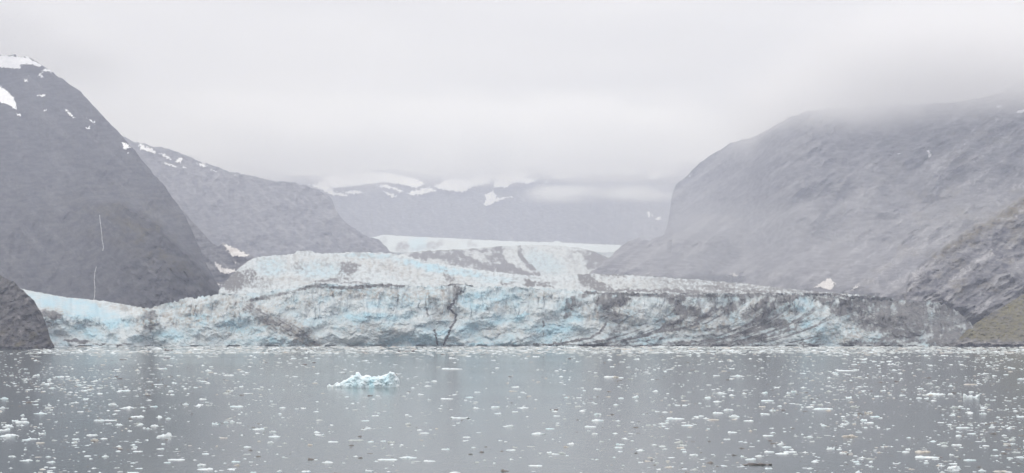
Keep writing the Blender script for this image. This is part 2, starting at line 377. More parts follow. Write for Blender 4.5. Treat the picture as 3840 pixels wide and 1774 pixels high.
# dark scree between the left mountain and the icefall
T_top = curve([(600, 705), (640, 748), (682, 787), (720, 828), (760, 873), (800, 916), (822, 922), (837, 910), (871, 926), (909, 940), (940, 958), (1000, 985), (1060, 1040), (1090, 1100)])
def T_depth(px, py): return 2950 - 500*np.clip((py-920)/190.0, -.8, 1.2) - 22*ridged(px/60.0, py/60.0, 41.0, 4)
sc = sheet('scree_slope', 600, 1090, 180, 110, T_top, lambda x: 1290+0*x, T_depth, ROCK, masks=M_mask, rough=5.0, back=300)
tag(sc, kind='structure')
for p in [[(837, 911), (871, 927), (909, 941), (940, 959), (918, 962), (875, 962), (856, 947)], [(802, 976), (819, 989), (837, 1003), (859, 1007), (882, 1009), (881, 1017), (889, 1021), (871, 1022), (850, 1029), (825, 1021), (809, 1001)],
          [(809, 1058), (836, 1069), (819, 1070)], [(872, 975), (889, 983), (886, 989)]]:
    patch('snow_patch', p, T_depth, SNOW_DIRTY, sc, off=30)

# near shore rock on the left and grassy knoll on the right
K_top = curve([(-900, 760), (-400, 930), (-150, 985), (0, 1030), (50, 1058), (80, 1082), (104, 1105), (129, 1129), (138, 1148), (152, 1165), (165, 1195), (176, 1223), (188, 1266), (199, 1293), (204, 1299)])
def K_depth(px, py): return 1330 + 150*np.clip((1300-py)/260.0, 0, 1.3) + 40*sstep(100, 200, px) - 9*ridged((px+py*0.6)/60.0, (py-px*0.6)/90.0, 51.0, 5, 0.55) - 4*fbm(px/14.0, py/14.0, 3.0, 4, .6)
def K_mask(px, py):
    v = sstep(1200, 1270, py)*sstep(0.0, 0.5, fbm(px/50.0, py/30.0, 3.0, 4)) + 0.5*sstep(-10, -60, py-K_top(px)-60)*sstep(0, .5, fbm(px/40.0, py/30.0, 7.0, 4))
    st = sstep(0.2, 0.7, fbm((px+py)/18.0, (px-py)/50.0, 5.0, 5, 0.6))*0.7
    return np.stack([np.clip(v, 0, .8), st, 0*st], -1)
tag(sheet('shore_rock', -900, 204, 380, 200, K_top, lambda x: foot(1330)+0*x, K_depth, ROCK_NEAR, masks=K_mask, rough=6.0, back=260), kind='structure')
G_top = curve([(3520, 1302), (3550, 1292), (3582, 1282), (3620, 1245), (3648, 1222), (3690, 1192), (3737, 1165), (3790, 1132), (3840, 1100), (4000, 1010), (4300, 880), (4700, 740)])
def G_depth(px, py):
    low = sstep(1268, 1292, py + 5*fbm(px/22.0, 0*py, 3.0, 3))
    return 1500 + 190*np.clip((1290-py)/190.0, 0, 1.5) - 6*low - (4+9*low)*ridged((px+py)/40.0, (py-px*0.3)/24.0, 61.0, 5, 0.55) - 3*fbm(px/12.0, py/12.0, 3.0, 4, .6)
def G_mask(px, py):
    low = sstep(1262, 1282, py + 14*fbm(px/28.0, py/28.0, 3.0, 3))
    v = (1-low)*(0.75 + 0.5*fbm(px/40.0, py/22.0, 8.0, 4))
    v = v*(1-0.75*sstep(0.15, 0.5, fbm((px*0.86-py*0.5)/60.0, (px*0.5+py*.86)/14.0, 11.0, 4))*sstep(1230, 1180, py))
    st = sstep(-0.05, 0.5, fbm((px+2*py)/26.0, (py-px*.2)/9.0, 5.0, 5, 0.6))*(0.25+0.75*low)
    return np.stack([np.clip(v, 0, 1), np.clip(st, 0, 1)*0.9, 0*st], -1)
tag(sheet('grassy_knoll', 3520, 4700, 420, 150, G_top, lambda x: foot(1490)+0*x, G_depth, KNOLL, masks=G_mask, rough=4.0, back=300), kind='structure')

# thin waterfall down the cliff
def ribbon(name, pts, wpx, depth, mat, parent=None, off=5.0):
    P = np.array(pts, float); t = np.linspace(0, len(P)-1, 90)
    px = np.interp(t, range(len(P)), P[:, 0]) + 1.0*fbm(t*3, 0*t, 2.0, 3); py = np.interp(t, range(len(P)), P[:, 1])
    wd = wpx*(0.8 + 0.55*fbm(t*5, 0*t, 7.0, 3))
    rows = []
    d = depth(px, py) - off
    for k, (s, o) in enumerate(((-1, 0), (-0.5, -1.2), (0.5, -1.2), (1, 0))): rows.append(W(px+s*wd, py, d+o))
    V = np.stack(rows, 1).reshape(-1, 3)
    return link(name, mesh_np(name, V, grid_quads(90, 4)), mat, parent, True)
wf, n_, b_ = newmat('falling water'); b_.inputs['Base Color'].default_value = (0.48, 0.49, 0.51, 1); b_.inputs['Roughness'].default_value = 0.5
wr = bpy.data.objects.new('waterfall', None); COL.objects.link(wr)
tag(wr, 'thin white waterfall dropping down the dark left cliff in two strands', 'waterfall')
ribbon('upper_strand', [(373, 806), (377, 840), (382, 880), (383, 900), (388, 925), (386, 940)], 1.25, L_depth, wf, wr)
ribbon('lower_strand', [(361, 1000), (356, 1020), (353, 1050), (356, 1075), (355, 1110), (352, 1124)], 1.25, L_depth, wf, wr)

# ------------------------------------------------------------------ the glacier
gl = bpy.data.objects.new('glacier', None); COL.objects.link(gl); gl.location = (0, 1500, 0)
tag(gl, 'wide pale blue tidewater glacier with a debris streaked ice cliff', 'glacier')
gl.location = (0, 0, 0)
def blobs(px, py, L):
    wx = px + 16*fbm(px/30.0, py/30.0, 71.0, 4, 0.6); wy = py + 9*fbm(px/30.0, py/22.0, 75.0, 4, 0.6)
    m = np.zeros(px.shape)
    for cx, cy, rx, ry, ang, s in L:
        c, q = math.cos(R(ang)), math.sin(R(ang)); u = (wx-cx)*c + (wy-cy)*q; v = -(wx-cx)*q + (wy-cy)*c
        m = np.maximum(m, s*(1-sstep(0.45, 1.25, np.sqrt((u/rx)**2+(v/ry)**2))))
    return m
def lines(px, py, L):
    wx = px + 5*fbm(px/14.0, py/14.0, 81.0, 4, 0.6); wy = py + 5*fbm(px/14.0, py/14.0, 85.0, 4, 0.6)
    m = np.zeros(px.shape)
    for pts, wd, s in L:
        for (x1, y1), (x2, y2) in zip(pts[:-1], pts[1:]):
            dx, dy = x2-x1, y2-y1; t = np.clip(((wx-x1)*dx+(wy-y1)*dy)/(dx*dx+dy*dy+1e-6), 0, 1)
            d = np.hypot(wx-x1-t*dx, wy-y1-t*dy); m = np.maximum(m, s*(1-sstep(wd*0.4, wd, d)))
    return m
A_DARK = [(985, 1190, 120, 26, 33, .75), (1095, 1235, 130, 30, 34, .55), (1150, 1275, 80, 16, 34, .6), (930, 1150, 60, 12, 20, .6), (1000, 1115, 40, 8, -12, .8), (1060, 1100, 70, 8, -12, .6), (1190, 1070, 45, 10, -8, .85), (1330, 1078, 110, 4, -2, .8), (1440, 1068, 30, 10, 0, .85), (1500, 1068, 40, 5, 0, .6),
          (1700, 1110, 55, 32, 70, .4), (1720, 1080, 25, 16, 30, .85), (1640, 1180, 45, 25, 60, .45),
          (2150, 1140, 32, 50, 80, .75), (2130, 1180, 14, 22, 60, .7), (2185, 1110, 14, 22, 80, .7), (2270, 1130, 45, 38, 90, .95), (2330, 1125, 30, 45, 90, .8), (2290, 1190, 60, 30, 0, .7), (2320, 1235, 20, 45, 80, .6),
          (2530, 1120, 55, 30, 0, .85), (2570, 1165, 65, 26, 10, .95), (2520, 1215, 90, 18, -25, .7), (2410, 1170, 18, 30, 80, .5), (2630, 1145, 22, 25, 90, .5), (2700, 1125, 60, 20, -20, .5), (2760, 1140, 90, 20, -40, .7), (2830, 1160, 90, 22, -35, .75), (2900, 1150, 80, 20, -42, .75), (2960, 1140, 60, 14, -48, .6), (2850, 1200, 80, 14, -22, .7), (2925, 1215, 35, 28, 0, .85), (2990, 1230, 35, 14, -10, .6),
          (2720, 1240, 60, 16, 0, .5), (2660, 1235, 20, 10, 0, .7), (3090, 1130, 45, 20, 10, .8), (3150, 1160, 36, 40, 80, .9), (3230, 1140, 60, 18, 10, .9), (3250, 1180, 40, 25, 0, .6), (3330, 1190, 50, 60, 80, .8), (3430, 1200, 60, 70, 70, .85), (3520, 1210, 60, 70, 60, .85), (3390, 1255, 90, 26, 0, .75), (3580, 1260, 70, 40, 0, .9), (3600, 1200, 40, 30, 20, .7), (3440, 1150, 80, 22, 5, .85), (3540, 1165, 40, 20, 20, .8), (3300, 1275, 50, 12, 0, .6), (3230, 1285, 60, 8, 0, .8), (3030, 1288, 50, 8, -8, .8),
          (560, 1180, 22, 40, 80, .55), (570, 1225, 14, 60, 88, .4), (190, 1180, 50, 18, 10, .75), (180, 1215, 16, 30, 80, .6), (285, 1278, 55, 9, 6, .85), (420, 1290, 90, 4, 0, .8)]  # also the cave mouth at the waterline, its shade painted as a blob
A_TAN = [(700, 1180, 180, 50, 0, .9), (900, 1150, 140, 40, 0, .8), (640, 1180, 140, 45, 0, .8), (760, 1140, 160, 30, -8, .8), (540, 1185, 70, 55, 80, .9), (440, 1150, 90, 14, 10, .8), (1080, 1130, 160, 30, 0, .7), (1350, 1100, 200, 25, 0, .8), (1600, 1110, 160, 35, 0, .75), (980, 1180, 160, 45, 33, .9), (1120, 1250, 130, 40, 34, .9), (860, 1240, 160, 30, 0, .4), (1400, 1235, 160, 25, 0, .45), (1880, 1150, 40, 25, 0, .5), (2020, 1110, 100, 20, 0, .55), (2300, 1180, 160, 60, 0, .6), (2620, 1200, 200, 60, 0, .75), (2850, 1180, 170, 70, -20, .75), (3060, 1180, 60, 60, 0, .4), (3350, 1190, 300, 60, 0, .6), (200, 1170, 60, 22, 0, .7), (3180, 1250, 100, 40, 0, .8), (1900, 1250, 110, 30, 0, .4), (1690, 1170, 60, 40, 0, .7)]
A_BLUE = [(250, 1140, 160, 30, 8, .75), (330, 1180, 140, 30, 5, .8), (430, 1210, 90, 30, 0, .7), (330, 1250, 110, 25, 15, .6), (640, 1260, 80, 30, 0, .8), (760, 1200, 60, 25, 0, .6), (880, 1220, 80, 35, 0, .7), (1000, 1280, 120, 16, 0, .8), (1310, 1190, 40, 14, 10, 1.), (1330, 1205, 20, 12, 40, 1.), (1380, 1190, 140, 20, 0, .8), (1480, 1130, 120, 30, 0, .6), (1560, 1270, 140, 24, -8, .9), (1640, 1250, 60, 30, 0, .8), (1500, 1290, 200, 8, 0, .9), (1800, 1120, 90, 40, 0, .7), (1890, 1110, 110, 40, 0, .6), (1960, 1185, 40, 10, -20, 1.), (1760, 1240, 60, 40, 0, .7), (1850, 1200, 90, 25, 0, .5), (2010, 1230, 80, 25, 0, .6), (2110, 1230, 90, 40, -20, .8), (2060, 1270, 90, 20, 0, .7), (2140, 1150, 60, 40, 0, .5), (1850, 1290, 160, 7, 0, .9), (2470, 1215, 30, 30, 60, .7), (3010, 1140, 40, 40, 80, .8), (3070, 1215, 90, 35, 10, .7), (3040, 1270, 60, 20, 0, .6), (3170, 1185, 40, 25, 0, .5), (2440, 1280, 100, 14, -8, .6)]
A_LINE_TOP = [([(930, 1128), (985, 1117), (1080, 1098), (1150, 1080), (1195, 1066)], 8, .85), ([(1200, 1076), (1300, 1079), (1400, 1073), (1455, 1066)], 7, .9), ([(1445, 1066), (1510, 1073)], 6, .8), ([(1660, 1070), (1740, 1064), (1790, 1075)], 6, .8), ([(1725, 1085), (1712, 1105)], 14, .8), ([(2190, 1096), (2400, 1106), (2700, 1110)], 7, .9)]
A_LINE = [([(1735, 1095), (1715, 1105), (1700, 1140), (1682, 1155), (1708, 1178), (1708, 1205), (1690, 1230), (1678, 1262), (1662, 1294)], 6, .85), ([(1632, 1240), (1634, 1262), (1640, 1292)], 5, .65), ([(1628, 1242), (1650, 1215)], 5, .5), ([(1600, 1160), (1603, 1185)], 6, .6),  # main crack and its fork: their shade is painted into the ice colour
          ([(2056, 1293), (2140, 1281), (2214, 1268), (2250, 1245), (2266, 1225), (2275, 1205)], 6, .95), ([(2000, 1290), (2050, 1292), (2300, 1296)], 4, .9), ([(2100, 1278), (2180, 1250), (2215, 1225)], 3, .5), ([(1985, 1262), (2010, 1245)], 3, .5), ([(2037, 1205), (2040, 1228)], 5, .7), ([(2034, 1238), (2036, 1262)], 3, .5), ([(480, 1300), (920, 1300)], 4, .5),
          ([(2400, 1265), (2470, 1244), (2560, 1232), (2620, 1215)], 7, .9), ([(2500, 1290), (2640, 1280), (2750, 1262), (2830, 1240), (2900, 1222)], 9, .8), ([(2640, 1294), (2800, 1280), (2880, 1262), (2960, 1238)], 10, .75), ([(2300, 1285), (2420, 1278), (2540, 1262), (2700, 1255)], 5, .6), ([(2820, 1205), (2890, 1165), (2960, 1118)], 8, .8), ([(2730, 1180), (2800, 1130)], 6, .6), ([(2200, 1297), (2900, 1296)], 4, .8), ([(2830, 1292), (2960, 1262), (3000, 1240)], 5, .6)]
def A_mask(px, py):
    d = np.maximum(np.maximum(blobs(px, py, A_DARK), lines(px, py, A_LINE)), lines(px, py, A_LINE_TOP)); tn = blobs(px, py, A_TAN); bl = blobs(px, py, A_BLUE)
    hh = np.clip((1300-py)/200.0, 0, 1.1)
    phi = px - (200/0.9)*np.log(0.12+0.9*hh)
    st = sstep(0.10, 0.5, fbm(phi/55.0, px/500.0, 5.0, 5, 0.6) + 0.25*fbm(px/20.0, py/20.0, 4.0, 3))
    wxr = px + 40*fbm(px/60., py/60., 141., 4)
    deb = 0.9*sstep(3060, 3230, wxr)*(1-0.9*blobs(px, py, [(3190, 1255, 70, 30, -10, 1.), (3270, 1262, 45, 25, 0, .9), (3480, 1250, 26, 26, 60, .8), (3100, 1230, 60, 60, 0, 1.), (3400, 1225, 30, 12, 60, .7), (3450, 1290, 60, 8, 0, .7)]))
    deb = np.maximum(deb, 0.95*sstep(46, 20, py - A_top(px) + 10*fbm(px/25., py/25., 147., 3))*sstep(3080, 3200, px))
    deb = np.maximum(deb, 0.85*sstep(26, 4, py - A_top(px) + 10*fbm(px/25., py/25., 145., 3))*sstep(2200, 2330, px))
    deb = deb*(0.72+0.5*sstep(-.4, .2, fbm(px/20., py/20., 149., 5, .62)))*(0.8+0.45*fbm(px/60., py/40., 151., 3))
    d = np.maximum(d, deb)
    zone = sstep(2080, 2350, px + 0.6*(py-1200))*(1-sstep(3020, 3200, px))*(1-0.5*sstep(.55, .85, hh))
    d = np.maximum(d, (0.34+0.6*st)*zone)
    phi2 = (px-900)*0.55 - (py-1130)*0.84
    st2 = sstep(0.0, 0.5, fbm(phi2/9.0, (px+py)/160.0, 9.0, 4, 0.6))
    d = np.where((px > 820) & (px < 1250), d*(0.8+0.6*st2), d)
    # dirt, and the painted crack and cave shade, vary from one ice column to another
    up = 1-sstep(1165, 1215, py)
    wx = px + 9*fbm(px/34., py/34., 91., 3); wy = py + 9*fbm(px/34., py/34., 95., 3)
    f1, f2, idv = worley(wx/21.0, wy/64.0, 1); g1, g2, idg = worley(wx/62.0, wy/36.0, 2)
    idm = up*idv + (1-up)*(0.5*idg+0.25)
    d = d*(0.62 + 0.7*idm)*(0.85 + 0.5*fbm(px/17.0, py/(18.0+12*up), 13.0, 4, 0.55))
    spk = sstep(0.12, 0.6, fbm(px/26.0, py/30.0, 33.0, 5, 0.58))*(0.25+0.65*tn)*(0.45+0.55*sstep(1950, 2250, px))*(1-0.7*np.clip(bl, 0, 1))
    d = 0.95*sstep(0.12, 0.72, d*1.1)
    d = np.clip(np.maximum(d, spk*0.72), 0, 1)
    tn = np.clip(tn*(0.55+0.9*fbm(px/18.0, py/30.0, 43.0, 4, .55)+0.6*(idv-.4)) + 0.2, 0, 1)
    bl = np.clip(bl*(0.75+0.9*fbm(px/40.0, py/26.0, 53.0, 4, .55)) + 0.45*sstep(-0.05, .5, fbm(px/75., py/38., 57., 4)), 0, 1)*0.82
    return np.stack([d, bl, tn], -1)
A_top = curve([(20, 1062), (90, 1085), (130, 1093), (200, 1107), (250, 1115), (330, 1123), (400, 1130), (440, 1138), (500, 1147), (535, 1153), (560, 1154), (600, 1145), (640, 1135), (680, 1124), (720, 1118), (770, 1111), (810, 1105), (860, 1106), (915, 1097), (985, 1096), (1080, 1082), (1150, 1070), (1190, 1058), (1260, 1066), (1340, 1066), (1430, 1062), (1500, 1070), (1600, 1072), (1690, 1066), (1740, 1064), (1780, 1076), (1946, 1075), (2044, 1083), (2165, 1090), (2312, 1097), (2400, 1101), (2619, 1104), (2839, 1102), (3009, 1106), (3163, 1116), (3326, 1130), (3424, 1127), (3489, 1131), (3554, 1148), (3610, 1180), (3640, 1212), (3662, 1262), (3680, 1296)])
lip = curve([(20, 1195), (120, 1168), (200, 1168), (300, 1180), (420, 1190), (520, 1180), (600, 1172), (760, 1150), (1000, 1140), (1300, 1112), (1700, 1110), (1900, 1100), (2200, 1110), (2900, 1120), (3200, 1150), (3400, 1160), (3680, 1290)])
def A_jag(px, k=1.0):
    f1, f2, idv = worley(px/16.0, px*0+0.5, 5)
    f1b, f2b, idb = worley(px/7.0, px*0+0.5, 6)
    a = (0.25 + 0.75*sstep(420, 640, px))*k
    return a*(8*(idv-0.5)*sstep(0, .25, f2-f1) + 5*(idb-0.5) + 3*fbm(px/18.0, 0*px, 3.0, 3))
def ice_relief(px, py, sc, k=1.0):
    """fractured ice in metres: tall flutes and blocks above, broken lumps below"""
    wx = px + 9*fbm(px/34., py/34., 91., 3); wy = py + 9*fbm(px/34., py/34., 95., 3)
    f1, f2, idv = worley(wx/21.0, wy/64.0, 1); g1, g2, idg = worley(wx/62.0, wy/36.0, 2); h1, h2, idh = worley(wx/24.0, wy/17.0, 4)
    up = sc
    r = up*(3.6*(0.4-f1**2) + 4.2*(idv-0.5)*sstep(0, .35, f2-f1))
    r = r + (1-0.6*up)*(3.4*(0.4-g1**2) + 4.6*(idg-0.5)*sstep(0, .35, g2-g1) + 0.8*(0.4-h1**2) + 1.0*(idh-.5)*sstep(0, .3, h2-h1))
    r = r + 2.0*fbm(px/44., py/40., 97., 3, .5) + 0.6*up*ridged(px/11., py/40., 93., 3, .5) + 0.65*fbm(px/11., py/9., 98., 3, .55) + 9*fbm(px/150., py/100., 99., 3)
    return 1.35*k*r
def A_depth(px, py):
    l = lip(px) + 10*fbm(px/60., 0*py, 21., 3)
    up = np.clip((l-py)/60.0, 0, 2.2); t = np.clip((py-l)/np.maximum(1300-l, 10), 0, 1)
    y = 1545 - 38*t**0.8 + 22*up*(1.0+6.0*(1-sstep(350, 600, px))) + 6*sstep(0.95, 1.0, t)*sstep(0.0, 0.35, fbm(px/70., 0*px, 155., 3))
    y = y + 30*np.sin(px/410.0)*0 + 28*np.exp(-((px-565)/55.0)**2)*t - 16*sstep(1.0, 0.75, t)*np.exp(-((px-1400)/330.0)**2)
    crack = lines(px, py, A_LINE[:2])
    y = y + 4*crack
    k = (0.12 + 0.88*sstep(1140, 1205, py))*(1-sstep(500, 590, px)) + sstep(500, 590, px)
    k = k*(0.75+0.25*sstep(3350, 3100, px))
    return np.maximum(y - ice_relief(px, py, 1-sstep(0.25, 0.6, t), 1.0)*k, 1480)
sheet('ice_cliff', 20, 3680, 2000, 190, lambda x: A_top(x)+A_jag(x), lambda x: foot(1500)+0*x, A_depth, ICE, gl, A_mask, back=60, smooth=False)

B_top = curve([(820, 1092), (860, 1040), (900, 1000), (950, 968), (1000, 960), (1060, 957), (1105, 950), (1112, 941), (1168, 941), (1182, 950), (1240, 950), (1300, 947), (1360, 947), (1440, 948), (1500, 957), (1560, 970), (1650, 990), (1750, 1004), (1850, 1019), (1960, 1030), (2030, 1036), (2100, 1033), (2180, 1028), (2260, 1027), (2350, 1032), (2450, 1038), (2560, 1045), (2700, 1055), (2800, 1065), (2900, 1077), (3000, 1088), (3100, 1095), (3250, 1108), (3350, 1118)])
def B_depth(px, py):
    h = np.clip((1100-py)/150.0, 0, 1.1)
    y = 1760 + 650*h + 250*sstep(1900, 2100, px)*np.clip((1095-py)/60., 0, 1)
    return y - ice_relief(px, py, 0.6+0*px, 2.6)
B_DARK = [(870, 1050, 60, 50, 40, .95), (930, 1040, 45, 50, 60, .6), (960, 1060, 90, 40, 0, .45), (1120, 1000, 30, 40, 60, .45), (1215, 985, 22, 30, 70, .4), (1310, 1005, 34, 50, 80, .75), (1290, 1040, 50, 14, 10, .5), (1460, 1000, 50, 30, 40, .35), (1680, 1040, 40, 18, 40, .6), (1230, 1052, 60, 8, -4, .8), (1310, 1060, 90, 5, 0, .7), (1900, 1062, 45, 8, -4, .6), (1985, 1062, 30, 16, 10, .95), (2040, 1068, 50, 9, 10, .7), (2200, 1045, 60, 30, 40, .85), (2240, 1072, 90, 18, 20, .8), (2300, 1030, 70, 7, 5, .8), (2400, 1090, 170, 7, 2, .95), (2560, 1092, 120, 10, 4, .9), (2500, 1055, 60, 10, 20, .5), (2700, 1080, 90, 14, 8, .7), (2850, 1095, 120, 8, 6, .8), (2700, 1058, 60, 7, 8, .6), (2950, 1085, 90, 6, 8, .6), (3100, 1104, 120, 8, 4, .8), (3250, 1118, 100, 10, 6, .9)]
B_TAN = [(1150, 985, 200, 35, 0, .45), (1450, 1000, 170, 35, 15, .65), (1700, 1050, 120, 25, 0, .5), (2350, 1065, 300, 35, 0, .5), (2800, 1080, 260, 22, 0, .5), (1100, 1050, 160, 18, 0, .6)]
B_BLUE = [(1020, 1000, 60, 40, 0, .6), (1200, 1010, 110, 35, 0, .6), (1380, 960, 110, 10, 2, .8), (1600, 1000, 130, 16, 12, 1.), (1750, 1025, 100, 14, 10, .8), (1850, 1050, 90, 14, 0, .4)]
def B_mask(px, py):
    d = blobs(px, py, B_DARK); tn = blobs(px, py, B_TAN); bl = blobs(px, py, B_BLUE)
    sp = 0.75*sstep(-0.15, 0.75, fbm(px/15.0, py/13.0, 133.0, 4, 0.58) + 0.25*fbm(px/70., py/40., 137., 3))*(0.62 + 0.22*sstep(2100, 2300, px)); sp = np.maximum(sp, 0.8*sstep(2350, 2600, px)*sstep(-.3, .3, fbm(px/14., py/10., 139., 4, .58)))
    d = np.clip(np.maximum(sstep(.2, .6, d*(0.8+0.6*fbm(px/10., py/10., 14., 4, .6))), sp), 0, 1)
    return np.stack([d, bl*(0.8+0.6*fbm(px/20., py/16., 5., 3)), np.clip(0.3+tn*(.7+fbm(px/16., py/22., 6., 4)), 0, 1)], -1)
sheet('icefall', 820, 3350, 1300, 110, lambda x: B_top(x)+0.55*A_jag(x, 0.8), lambda x: np.minimum(A_top(x)+60, 1180), B_depth, ICE, gl, B_mask, back=120, smooth=False)

C_top = curve([(1480, 960), (1535, 946), (1600, 940), (1700, 936), (1800, 930), (1900, 922), (2000, 918), (2100, 922), (2180, 930), (2260, 955), (2330, 1000)])
def C_depth(px, py): return 3700 + 500*np.clip((1040-py)/120., 0, 1.1) - ice_relief(px, py, 0.5+0*px, 2.2)
def C_mask(px, py):
    d = blobs(px, py, [(1600, 955, 80, 20, -3, .9), (1700, 965, 90, 35, 10, .75), (1760, 990, 110, 30, 20, .7), (1850, 960, 30, 40, 60, .6), (1880, 1010, 110, 22, 10, .9), (1800, 940, 140, 9, -4, .6), (2240, 960, 60, 60, 50, .95), (2180, 945, 60, 10, 0, .4)])
    d = np.maximum(d, lines(px, py, [([(1868, 925), (1870, 950), (1890, 985), (1935, 1015), (1990, 1036)], 18, .9), ([(1948, 925), (1950, 955), (1975, 990), (2020, 1030)], 13, .85), ([(2130, 950), (2150, 990), (2170, 1030)], 20, .3)]))
    d = np.maximum(1.0*sstep(.1, .6, d*(0.8+0.7*fbm(px/22., py/18., 15., 4, .6))), 0.35*sstep(0, .5, fbm(px/16., py/12., 17., 4, .6)))
    return np.stack([np.clip(d, 0, 1), 0.5*blobs(px, py, [(2040, 985, 90, 45, 20, 1.)]), 0.55+0*px], -1)
sheet('upper_icefall', 1480, 2330, 420, 90, lambda x: C_top(x)+0.5*A_jag(x, 0.7), lambda x: B_top(x)+40, C_depth, ICE, gl, C_mask, back=300, smooth=False)
D_top = curve([(1330, 900), (1400, 888), (1440, 880), (1520, 886), (1600, 889), (1700, 894), (1850, 902), (2000, 907), (2072, 909), (2084, 902), (2096, 904), (2108, 910), (2200, 914), (2300, 918), (2400, 925), (2500, 935)])
def D_depth(px, py): return 5700 + 1500*np.clip((945-py)/60., 0, 1.1) - ice_relief(px, py, 0.3+0*px, 1.2)
def D_mask(px, py):
    d = blobs(px, py, [(1510, 925, 18, 34, 85, .95), (1630, 918, 16, 44, 70, .7), (1575, 930, 10, 30, 80, .4), (1770, 912, 30, 14, 20, .5), (1440, 905, 18, 16, 60, .4), (1480, 950, 60, 8, 0, .6)])
    return np.stack([np.clip(d*(0.8+.5*fbm(px/14., py/14., 15., 4)), 0, 1), 0.5*blobs(px, py, [(1570, 915, 40, 30, 0, 1.)]), 0.25*blobs(px, py, [(1680, 915, 50, 20, 0, 1.)])], -1)
sheet('snowfield', 1380, 2500, 360, 60, D_top, lambda x: D_top(x)+110, D_depth, ICE, gl, D_mask, rough=1.5, back=900, smooth=True)

# ------------------------------------------------------------------ floating ice
def white_ice(name, a, b2, tint, ts=1.0):
    m, n, b = newmat(name)
    tc = n.nodes.new('ShaderNodeTexCoord').outputs['Object']
    oi = n.nodes.new('ShaderNodeObjectInfo')
    geo = n.nodes.new('ShaderNodeNewGeometry').outputs['Position']
    c = mixc(n, noise_fac(n, 1.2*ts, 0.35, 0.65, 5, 0.6, vec=geo), a, b2)
    c = mixc(n, mul(n, oi.outputs['Random'], noise_fac(n, 0.35*ts, 0.4, 0.65, 3, 0.5, vec=geo)), c, tint)
    n.links.new(c, b.inputs['Base Color']); b.inputs['Roughness'].default_value = 0.45
    bump(n, b, noise_fac(n, 3.0*ts, 0, 1, 6, 0.6, vec=geo), 0.12, 0.5)
    return m
MI = {'white': white_ice('white float ice', (0.80, 0.83, 0.84), (0.66, 0.73, 0.75), (0.56, 0.69, 0.72)),
      'grey': white_ice('clear grey ice', (0.52, 0.56, 0.56), (0.40, 0.44, 0.44), (0.46, 0.47, 0.44)),
      'tan': white_ice('silt stained ice', (0.60, 0.57, 0.52), (0.42, 0.38, 0.33), (0.5, 0.5, 0.47)),
      'dark': white_ice('debris covered ice', (0.10, 0.09, 0.085), (0.19, 0.16, 0.14), (0.05, 0.05, 0.05))}
def lump(prof, depth_ratio, nu, nv, lum, seed, seed2=0.0):
    """closed floating lump, one metre wide: a rounded ridge whose height follows PROF along its length, broken up by lumps"""
    u = np.linspace(0, 1, nu); v = np.linspace(0, 1, nv)
    P = np.array(prof, float); hgt = np.interp(u, P[:, 0], P[:, 1])
    U, Vv = np.meshgrid(u, v)
    wdt = depth_ratio*0.5*np.clip(1-(2*u-1)**4, 0.02, 1)**0.6*(0.8+0.35*fbm(u*5, u*0+seed, 1.0, 3))
    ang = np.pi*Vv
    y = -np.cos(ang)*wdt[None, :]; sc = np.abs(np.sin(ang))**0.55
    z = hgt[None, :]*sc
    hm = hgt.max()
    x = U - 0.5
    f1, f2, idv = worley(U*7+seed, Vv*4+seed, 3)
    k = lum*hm*(0.55*(idv-0.5)*sstep(0, .3, f2-f1) + 0.9*fbm(U*7+seed, Vv*3, seed2+seed, 3)) * np.minimum(1, hgt/hm*2)[None, :]*sc
    y = y - np.cos(ang)*k*1.2; z = np.maximum(z + np.sin(ang)*k, -0.02*hm)
    x = x + 0.5*k*np.sign(U-.5)*(np.abs(U-.5) > .3)
    z[0] = z[-1] = -0.25*hm - 0.02; z[:, 0] = np.minimum(z[:, 0], -0.02); z[:, -1] = np.minimum(z[:, -1], -0.02)
    V = np.stack([x, y, z], -1).reshape(-1, 3)
    return V, grid_quads(nv, nu)
PROF = {'F': [[(0, .02), (.06, .07), (.4, .09), (.6, .12), (.9, .06), (1, .01)], [(0, .01), (.1, .06), (.3, .13), (.5, .08), (.8, .08), (1, .02)], [(0, .03), (.1, .09), (.5, .085), (.95, .08), (1, .02)], [(0, .01), (.2, .05), (.55, .06), (.75, .14), (.9, .1), (1, .02)]],
        'H': [[(0, .03), (.2, .16), (.5, .26), (.75, .2), (1, .03)], [(0, .02), (.25, .1), (.45, .3), (.7, .26), (.85, .1), (1, .02)], [(0, .05), (.15, .2), (.4, .22), (.55, .3), (.8, .24), (1, .04)], [(0, .01), (.3, .08), (.55, .2), (.8, .32), (.95, .2), (1, .02)]],
        'P': [[(0, .01), (.25, .08), (.4, .16), (.5, .4), (.58, .2), (.8, .08), (1, .01)], [(0, .02), (.3, .12), (.6, .18), (.7, .42), (.8, .3), (.9, .1), (1, .01)], [(0, .01), (.15, .1), (.3, .36), (.42, .18), (.6, .14), (.85, .06), (1, .01)]],
        'J': [[(0, .02), (.1, .2), (.2, .1), (.35, .34), (.45, .16), (.6, .3), (.72, .4), (.85, .12), (1, .02)], [(0, .01), (.12, .26), (.22, .08), (.4, .1), (.55, .22), (.7, .1), (.88, .32), (.96, .24), (1, .02)], [(0, .02), (.2, .1), (.35, .3), (.5, .3), (.6, .16), (.75, .2), (.9, .1), (1, .01)]]}
PROTO = {}
for kd, lst in PROF.items():
    for i, pr in enumerate(lst):
        for m in MI:
            V, Q = lump(pr, 0.62, 26, 13, 0.55, i*3.7+ord(kd)*0.13)
            me = mesh_np('drift_ice', V, Q); me.materials.append(MI[m]); me.polygons.foreach_set('use_smooth', [True]*len(me.polygons))
            PROTO.setdefault((kd, m), []).append(me)
